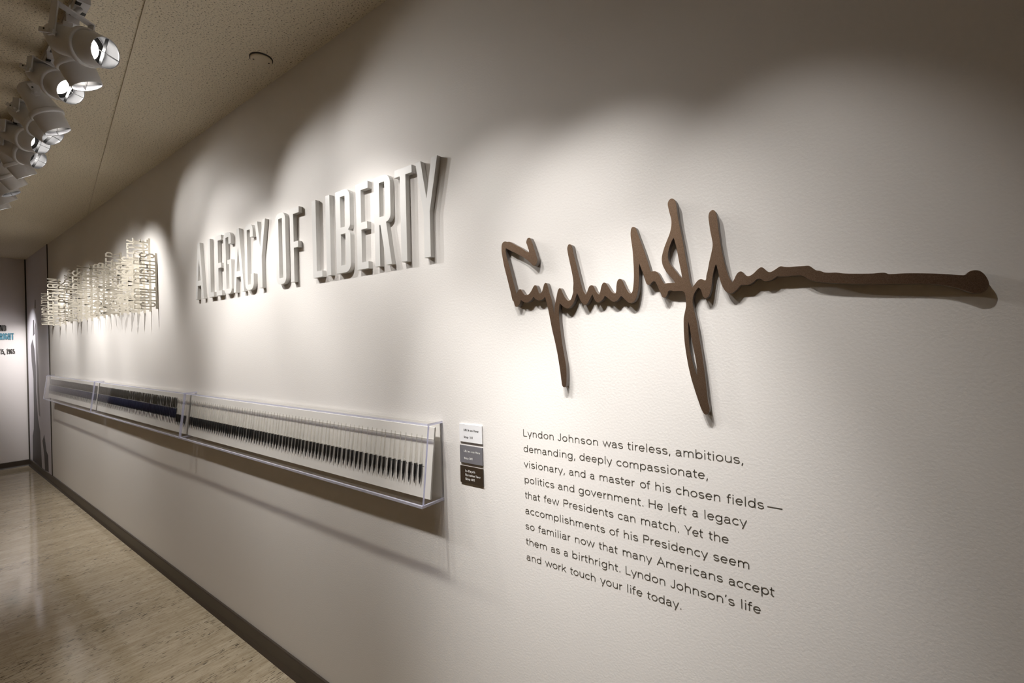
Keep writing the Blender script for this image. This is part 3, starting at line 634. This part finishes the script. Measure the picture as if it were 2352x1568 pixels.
def place_pen(proto, x, lab, group, dz=0):
    o = proto if id(proto) not in used else copy_tree(proto)
    used.add(id(proto))
    z = 1.071+dz; u = board_u(z)+.0066
    m = Matrix.Translation((x, -u, z)) @ PEN_ROT @ Matrix.Rotation(random.uniform(-.018,.018), 4, 'Y')
    o.matrix_world = m
    tag(o, lab, 'pen', group)
for i in range(74):
    place_pen(pen_black, -1.163-PITCH*i+random.uniform(-.003,.003), 'black pen with clear barrel, %s from the right end of the nearest case' % ordinal(i+1), 'black pens in the nearest case')
x = -3.25
for i in range(6):
    place_pen(pen_black, x, 'black pen with clear barrel, %s from the right end of the middle case' % ordinal(i+1), 'black pens at the right end of the middle case'); x -= PITCH
i = 0
while x > -5.235:
    i += 1; place_pen(pen_navy, x+random.uniform(-.003,.003), 'navy pen with smoky barrel, %s navy one from the right in the middle case' % ordinal(i), 'navy pens in the middle case', .003); x -= PITCH
x = -5.31; i = 0
while x > -7.29:
    i += 1; place_pen(pen_navy, x+random.uniform(-.003,.003), 'dark pen with smoky barrel, %s from the right in the far left case' % ordinal(i), 'dark pens in the far left case', .003); x -= PITCH

# ------------------------------------------------------------------ word-fin sculpture
SB = .105; GB = block_glyphs(SB)
FINS = [(-3.858,1.837,2.207,'CIVIL RIGHTS'), (-3.992,1.827,2.330,'FOOD FOR PEACE'), (-4.122,1.822,2.333,'CONSUMER SAFETY'),
 (-4.255,1.822,2.230,'FAIR HOUSING'), (-4.378,1.839,2.242,'PUBLIC MEDIA'), (-4.519,1.834,2.236,'HEAD START'), (-4.675,1.839,2.321,'CLEAN WATER'),
 (-4.773,1.837,2.250,'MEDICARE'), (-4.908,1.852,2.266,'CLEAN AIR'), (-5.040,1.846,2.270,'RURAL POWER'), (-5.183,1.840,2.283,'EDUCATION'),
 (-5.380,1.842,2.262,'OPEN COLLEGES'), (-5.596,1.833,2.323,'WAR ON POVERTY'), (-5.790,1.846,2.300,'THE ARTS'), (-5.995,1.843,2.327,'VOTING RIGHTS'),
 (-6.120,1.840,2.290,'NATIONAL PARK'), (-6.420,1.846,2.262,'SAFE ROADS'), (-6.690,1.842,2.250,'SCHOOL MEALS'), (-6.947,1.834,2.341,'PROTECTION'),
 (-7.295,1.852,2.208,'IMMIGRATION')]
FIN_NOTE = {'CIVIL RIGHTS': 'cream word fin reading CIVIL RIGHTS, nearest end of the wall sculpture', 'IMMIGRATION': 'cream word fin reading IMMIGRATION, at the far end by the corner',
 'EDUCATION': 'cream word fin reading EDUCATION, near the middle of the wall sculpture'}
FINS = [f + (FIN_NOTE.get(f[3]) or 'cream word fin, %s of twenty counted from the near end of the sculpture' % ordinal(i+1),) for i, f in enumerate(FINS)]
for X, z0, z1, word, lab in FINS:
    r = empty('word_fin', (X, 0, z0)); tag(r, lab, 'word fin', 'cut-out word fins of the wall sculpture')
    MB().box((-.004, -.013, -.012), (.004, 0, z1-z0+.006)).build('spine', M['fin'], r)
    mb = MB()
    lo, hi = extents(word, GB, 0); cap = .090; k = (z1-z0)/(hi-lo+SB)
    x = 0
    for ch in word:
        adv, st = GB[ch]
        for q in st:
            ribbon(mb, [((x+p[0]-lo+SB/2)*k, p[1]) for p in q] if False else [((x+p[0]-lo+SB/2)*k/cap, p[1]) for p in q], SB, lambda a, b, d: Vector((-.003+d, -.012-b*cap, a*cap)), .006)
        x += adv
    mb.build('lettering', M['fin'], r)

# ------------------------------------------------------------------ far end: mural panel and wall lettering
mu = empty('wall_mural', (-9.03, 0, .084)); tag(mu, 'pale photo mural panel with grey standing figures in the far corner', 'mural')
MB().box((.002,-.004,0), (1.425,0,2.73)).build('print_panel', M['mural'], mu)
def silhouette(name, pts, m, y=.0045):
    me = extruded(name, [[(a, b) for a, b in pts]], .001, [m], .0001)
    o = link(name, me, mu, loc=(0, -.0041, 0)); return o
# figures in line, seen along the panel
silhouette('printed_figure', [(.25,1.55),(.28,1.34),(.38,1.11),(.36,.70),(.32,.44),(.22,.34),(.20,.01),(.83,.0),(.81,.08),(.78,.29),(.75,.45),(.62,.61),(.54,.94),(.56,1.28),(.49,1.51),(.38,1.63)][::-1], M['mural_dark'])
silhouette('printed_figure', [(.90,.35),(1.02,.44),(1.13,.25),(1.23,.21),(1.24,.01),(1.02,.0),(.99,.18)], M['mural_dark'])
silhouette('printed_head', [(.45,1.88),(.51,1.88),(.54,1.70),(.42,1.67)], M['mural_dark'])
silhouette('printed_head', [(.61,2.14),(.67,2.13),(.66,2.02),(.57,2.03)], M['mural_mid'])
silhouette('printed_coat', [(.58,1.86),(.66,1.80),(.70,1.45),(.74,1.05),(.78,.64),(.70,.66),(.62,1.0),(.60,1.4)][::-1], M['mural_mid'])
def far_text(word, y0, y1, zb, cap, m, s, lab):
    mb = MB(); G = block_glyphs(s); lo, hi = extents(word, G, 0); k = (y1-y0)/(hi-lo+s)/cap
    x = 0; org = Vector((XF, y0, zb))
    for ch in word:
        adv, st = G[ch]
        for q in st: ribbon(mb, [((x+p[0]-lo+s/2)*k, p[1]) for p in q], s*.9, lambda a, b, d: Vector((d, a*cap, b*cap)), .006)
        x += adv
    o = mb.build('wall_lettering', m); o.location = org; tag(o, lab, 'wall text')
far_text('ND', -.252, -.196, 1.836, .080, M['ink_dark'], .15, 'dark condensed letters ND high on the far end wall')
far_text('RIGHT', -.255, -.124, 1.722, .086, M['teal'], .15, 'teal condensed word RIGHT on the far end wall')
far_text('15, 1965', -.256, -.124, 1.530, .066, M['ink_dark'], .15, 'dark condensed date 15, 1965 on the far end wall')

# ------------------------------------------------------------------ ceiling cover plate
pc = empty('ceiling_plate', (-2.055, -.120, ZC)); tag(pc, 'round blank cover plate with two screws on the stippled ceiling', 'cover plate')
MB().lathe([(0,-.012),(.040,-.012),(.043,-.009),(.043,-.002),(.041,0),(0,0)], 32).build('plate_disc', M['plate'], pc)
MB().lathe([(.043,-.0045),(.0465,-.0045),(.0465,0),(.043,0)], 32, close=True).build('shadow_gap_ring', M['groove'], pc)  # solid dark ring stands in for the shadowed gap around the plate
for sx in (-.030, .030):
    MB().lathe([(0,-.0136),(.003,-.0136),(.0036,-.012),(0,-.012)], 10, c=(sx*.35, sx*.93, 0)).build('screw', M['groove'], pc)

# ------------------------------------------------------------------ lighting track and spotlights
YT = -.683
tr = empty('lighting_track', (-3.4, YT, ZC)); tag(tr, 'long white lighting track running along the ceiling above the wall', 'lighting track')
MB().box((-5.4,-.020,-.018), (4.2,.020,0)).build('channel', M['track'], tr)
for y in (-.011, .005):
    MB().box((-5.4,y,-.0185), (4.2,y+.006,-.0175)).build('slot', M['groove'], tr)

def cyl_between(mb, a, b, r, seg=10):
    a, b = Vector(a), Vector(b); d = b-a; q = d.to_track_quat('Z', 'Y').to_matrix().to_4x4(); q.translation = a
    t = MB().lathe([(0,0),(r,0),(r,d.length),(0,d.length)], seg)
    mb.add([q @ v for v in t.v], t.f, 0, True)
HEAD = {}
def head_meshes():
    def me(mb, mats):
        o = mb.build('tmp', mats); d = o.data; bpy.data.objects.remove(o); return d
    HEAD['body'] = me(MB().lathe([(0,-.132),(.026,-.132),(.034,-.129),(.044,-.118),(.047,-.110),(.0475,-.06),(.050,-.045),(.056,-.014),(.056,-.004),(.050,-.004)], 32), [M['white_metal']])
    HEAD['ring'] = me(MB().lathe([(.050,-.010),(.0605,-.010),(.063,-.006),(.063,.006),(.0605,.010),(.052,.010)], 36, close=True), [M['white_metal']])
    HEAD['snoot'] = me(MB().lathe([(.0555,.006),(.0540,.040),(.0500,.078),(.0485,.079),(.0478,.078)], 36), [M['white_metal']])
    HEAD['lining'] = me(MB().lathe([(.0476,.077),(.0512,.040),(.0520,.008)], 36), [M['inner']])
    HEAD['lamp'] = me(MB().lathe([(0,.004),(.022,.0035),(.038,.001)], 28), [M['lamp']])
    HEAD['reflector'] = me(MB().lathe([(.038,.001),(.040,.004),(.0525,.008)], 36), [M['black']])
    mb = MB(); mb.box((-.0478,-.0006,.062), (.0478,.0006,.075)); mb.box((-.0006,-.0478,.062), (.0006,.0478,.075))
    HEAD['baffle'] = me(mb, [M['black']])
head_meshes()
def spotlight(ring, d, watts, cone, lab, group='track spotlights'):
    ring = Vector(ring); d = Vector(d).normalized()
    p = d.cross(Vector((0,0,1))).normalized()             # yoke axis
    piv = ring - d*.072
    root = empty('track_spotlight', (piv.x, YT, ZC-.018)); tag(root, lab, 'spotlight', group)
    base = root.location.copy()
    H = Matrix((p, d.cross(p), d)).transposed().to_4x4(); H.translation = ring-base
    for n in ('body', 'ring', 'snoot', 'lining', 'lamp', 'reflector', 'baffle'):
        link({'body':'lamp_housing','ring':'flange','lamp':'lamp_face','baffle':'cross_baffle'}.get(n, n), HEAD[n], root, mat=H)
    # adapter under the track with a dark notch
    ad = MB().box((-.048,-.018,-.026), (.048,.018,0)).build('adapter', M['white_metal'], root)
    nm = MB().box((.016,-.0185,-.0265), (.038,-.004,-.020)); nm.box((-.040,.004,-.0265), (-.020,.0185,-.020)); nm.build('notch', M['black'], ad)
    # yoke: stem, bridge and two arms reaching the pivots
    top = Vector((0, 0, -.026)); yk = MB()
    brz = max(-.055, (piv-base).z + .052)
    br = Vector(((piv-base).x*.6, (piv-base).y*.6, brz))
    cyl_between(yk, top, br, .009)
    a0, a1 = br - p*.060, br + p*.060
    yk.bar(a0 - p*.003, a1 + p*.003, p.cross(Vector((0,0,1))), .026, .005)
    P = piv-base
    for s_, a in ((-1, a0), (1, a1)):
        yk.bar(a, P + p*(s_*.060) - Vector((0,0,.012)), p.cross((P-br) if (P-br).length > .01 else d), .026, .005)
    yk.build('yoke', M['white_metal'], root)
    for s_ in (-1, 1):
        kb = MB(); cyl_between(kb, P + p*(s_*.046), P + p*(s_*.070), .008)
        kb.build('pivot_knob', M['white_metal'], root)
        # locking lever with a small dark screw
        lv = MB(); q = P + p*(s_*.066); e = q - d*.040 + Vector((0,0,-.006))
        lv.bar(q + d*.018, e, d.cross(p), .016, .005); lo = lv.build('lever', M['white_metal'], root)
        sc = MB(); cyl_between(sc, q + p*(s_*.0026) - d*.018, q + p*(s_*.0034) - d*.018, .0035, 8); sc.build('screw', M['black'], lo)
    li = bpy.data.lights.new('spot_beam', 'SPOT'); li.energy = watts; li.color = LAMP_COLOR; li.spot_size = R(cone); li.spot_blend = 1.0; li.shadow_soft_size = .022
    lo = bpy.data.objects.new('spot_beam', li); COL.objects.link(lo); lo.parent = root
    B = Matrix((p, -(d.cross(p)), -d)).transposed().to_4x4(); B.translation = ring - base + d*.012
    lo.matrix_local = B
    return root
for ring, d, w, cone, lab in LAMPS: spotlight(ring, d, w, cone, lab)
for ring, tgt, w, cone, lab in LAMPS_OFF:
    spotlight(ring, Vector(tgt)-Vector(ring), w, cone, lab, 'track spotlights out of the picture')
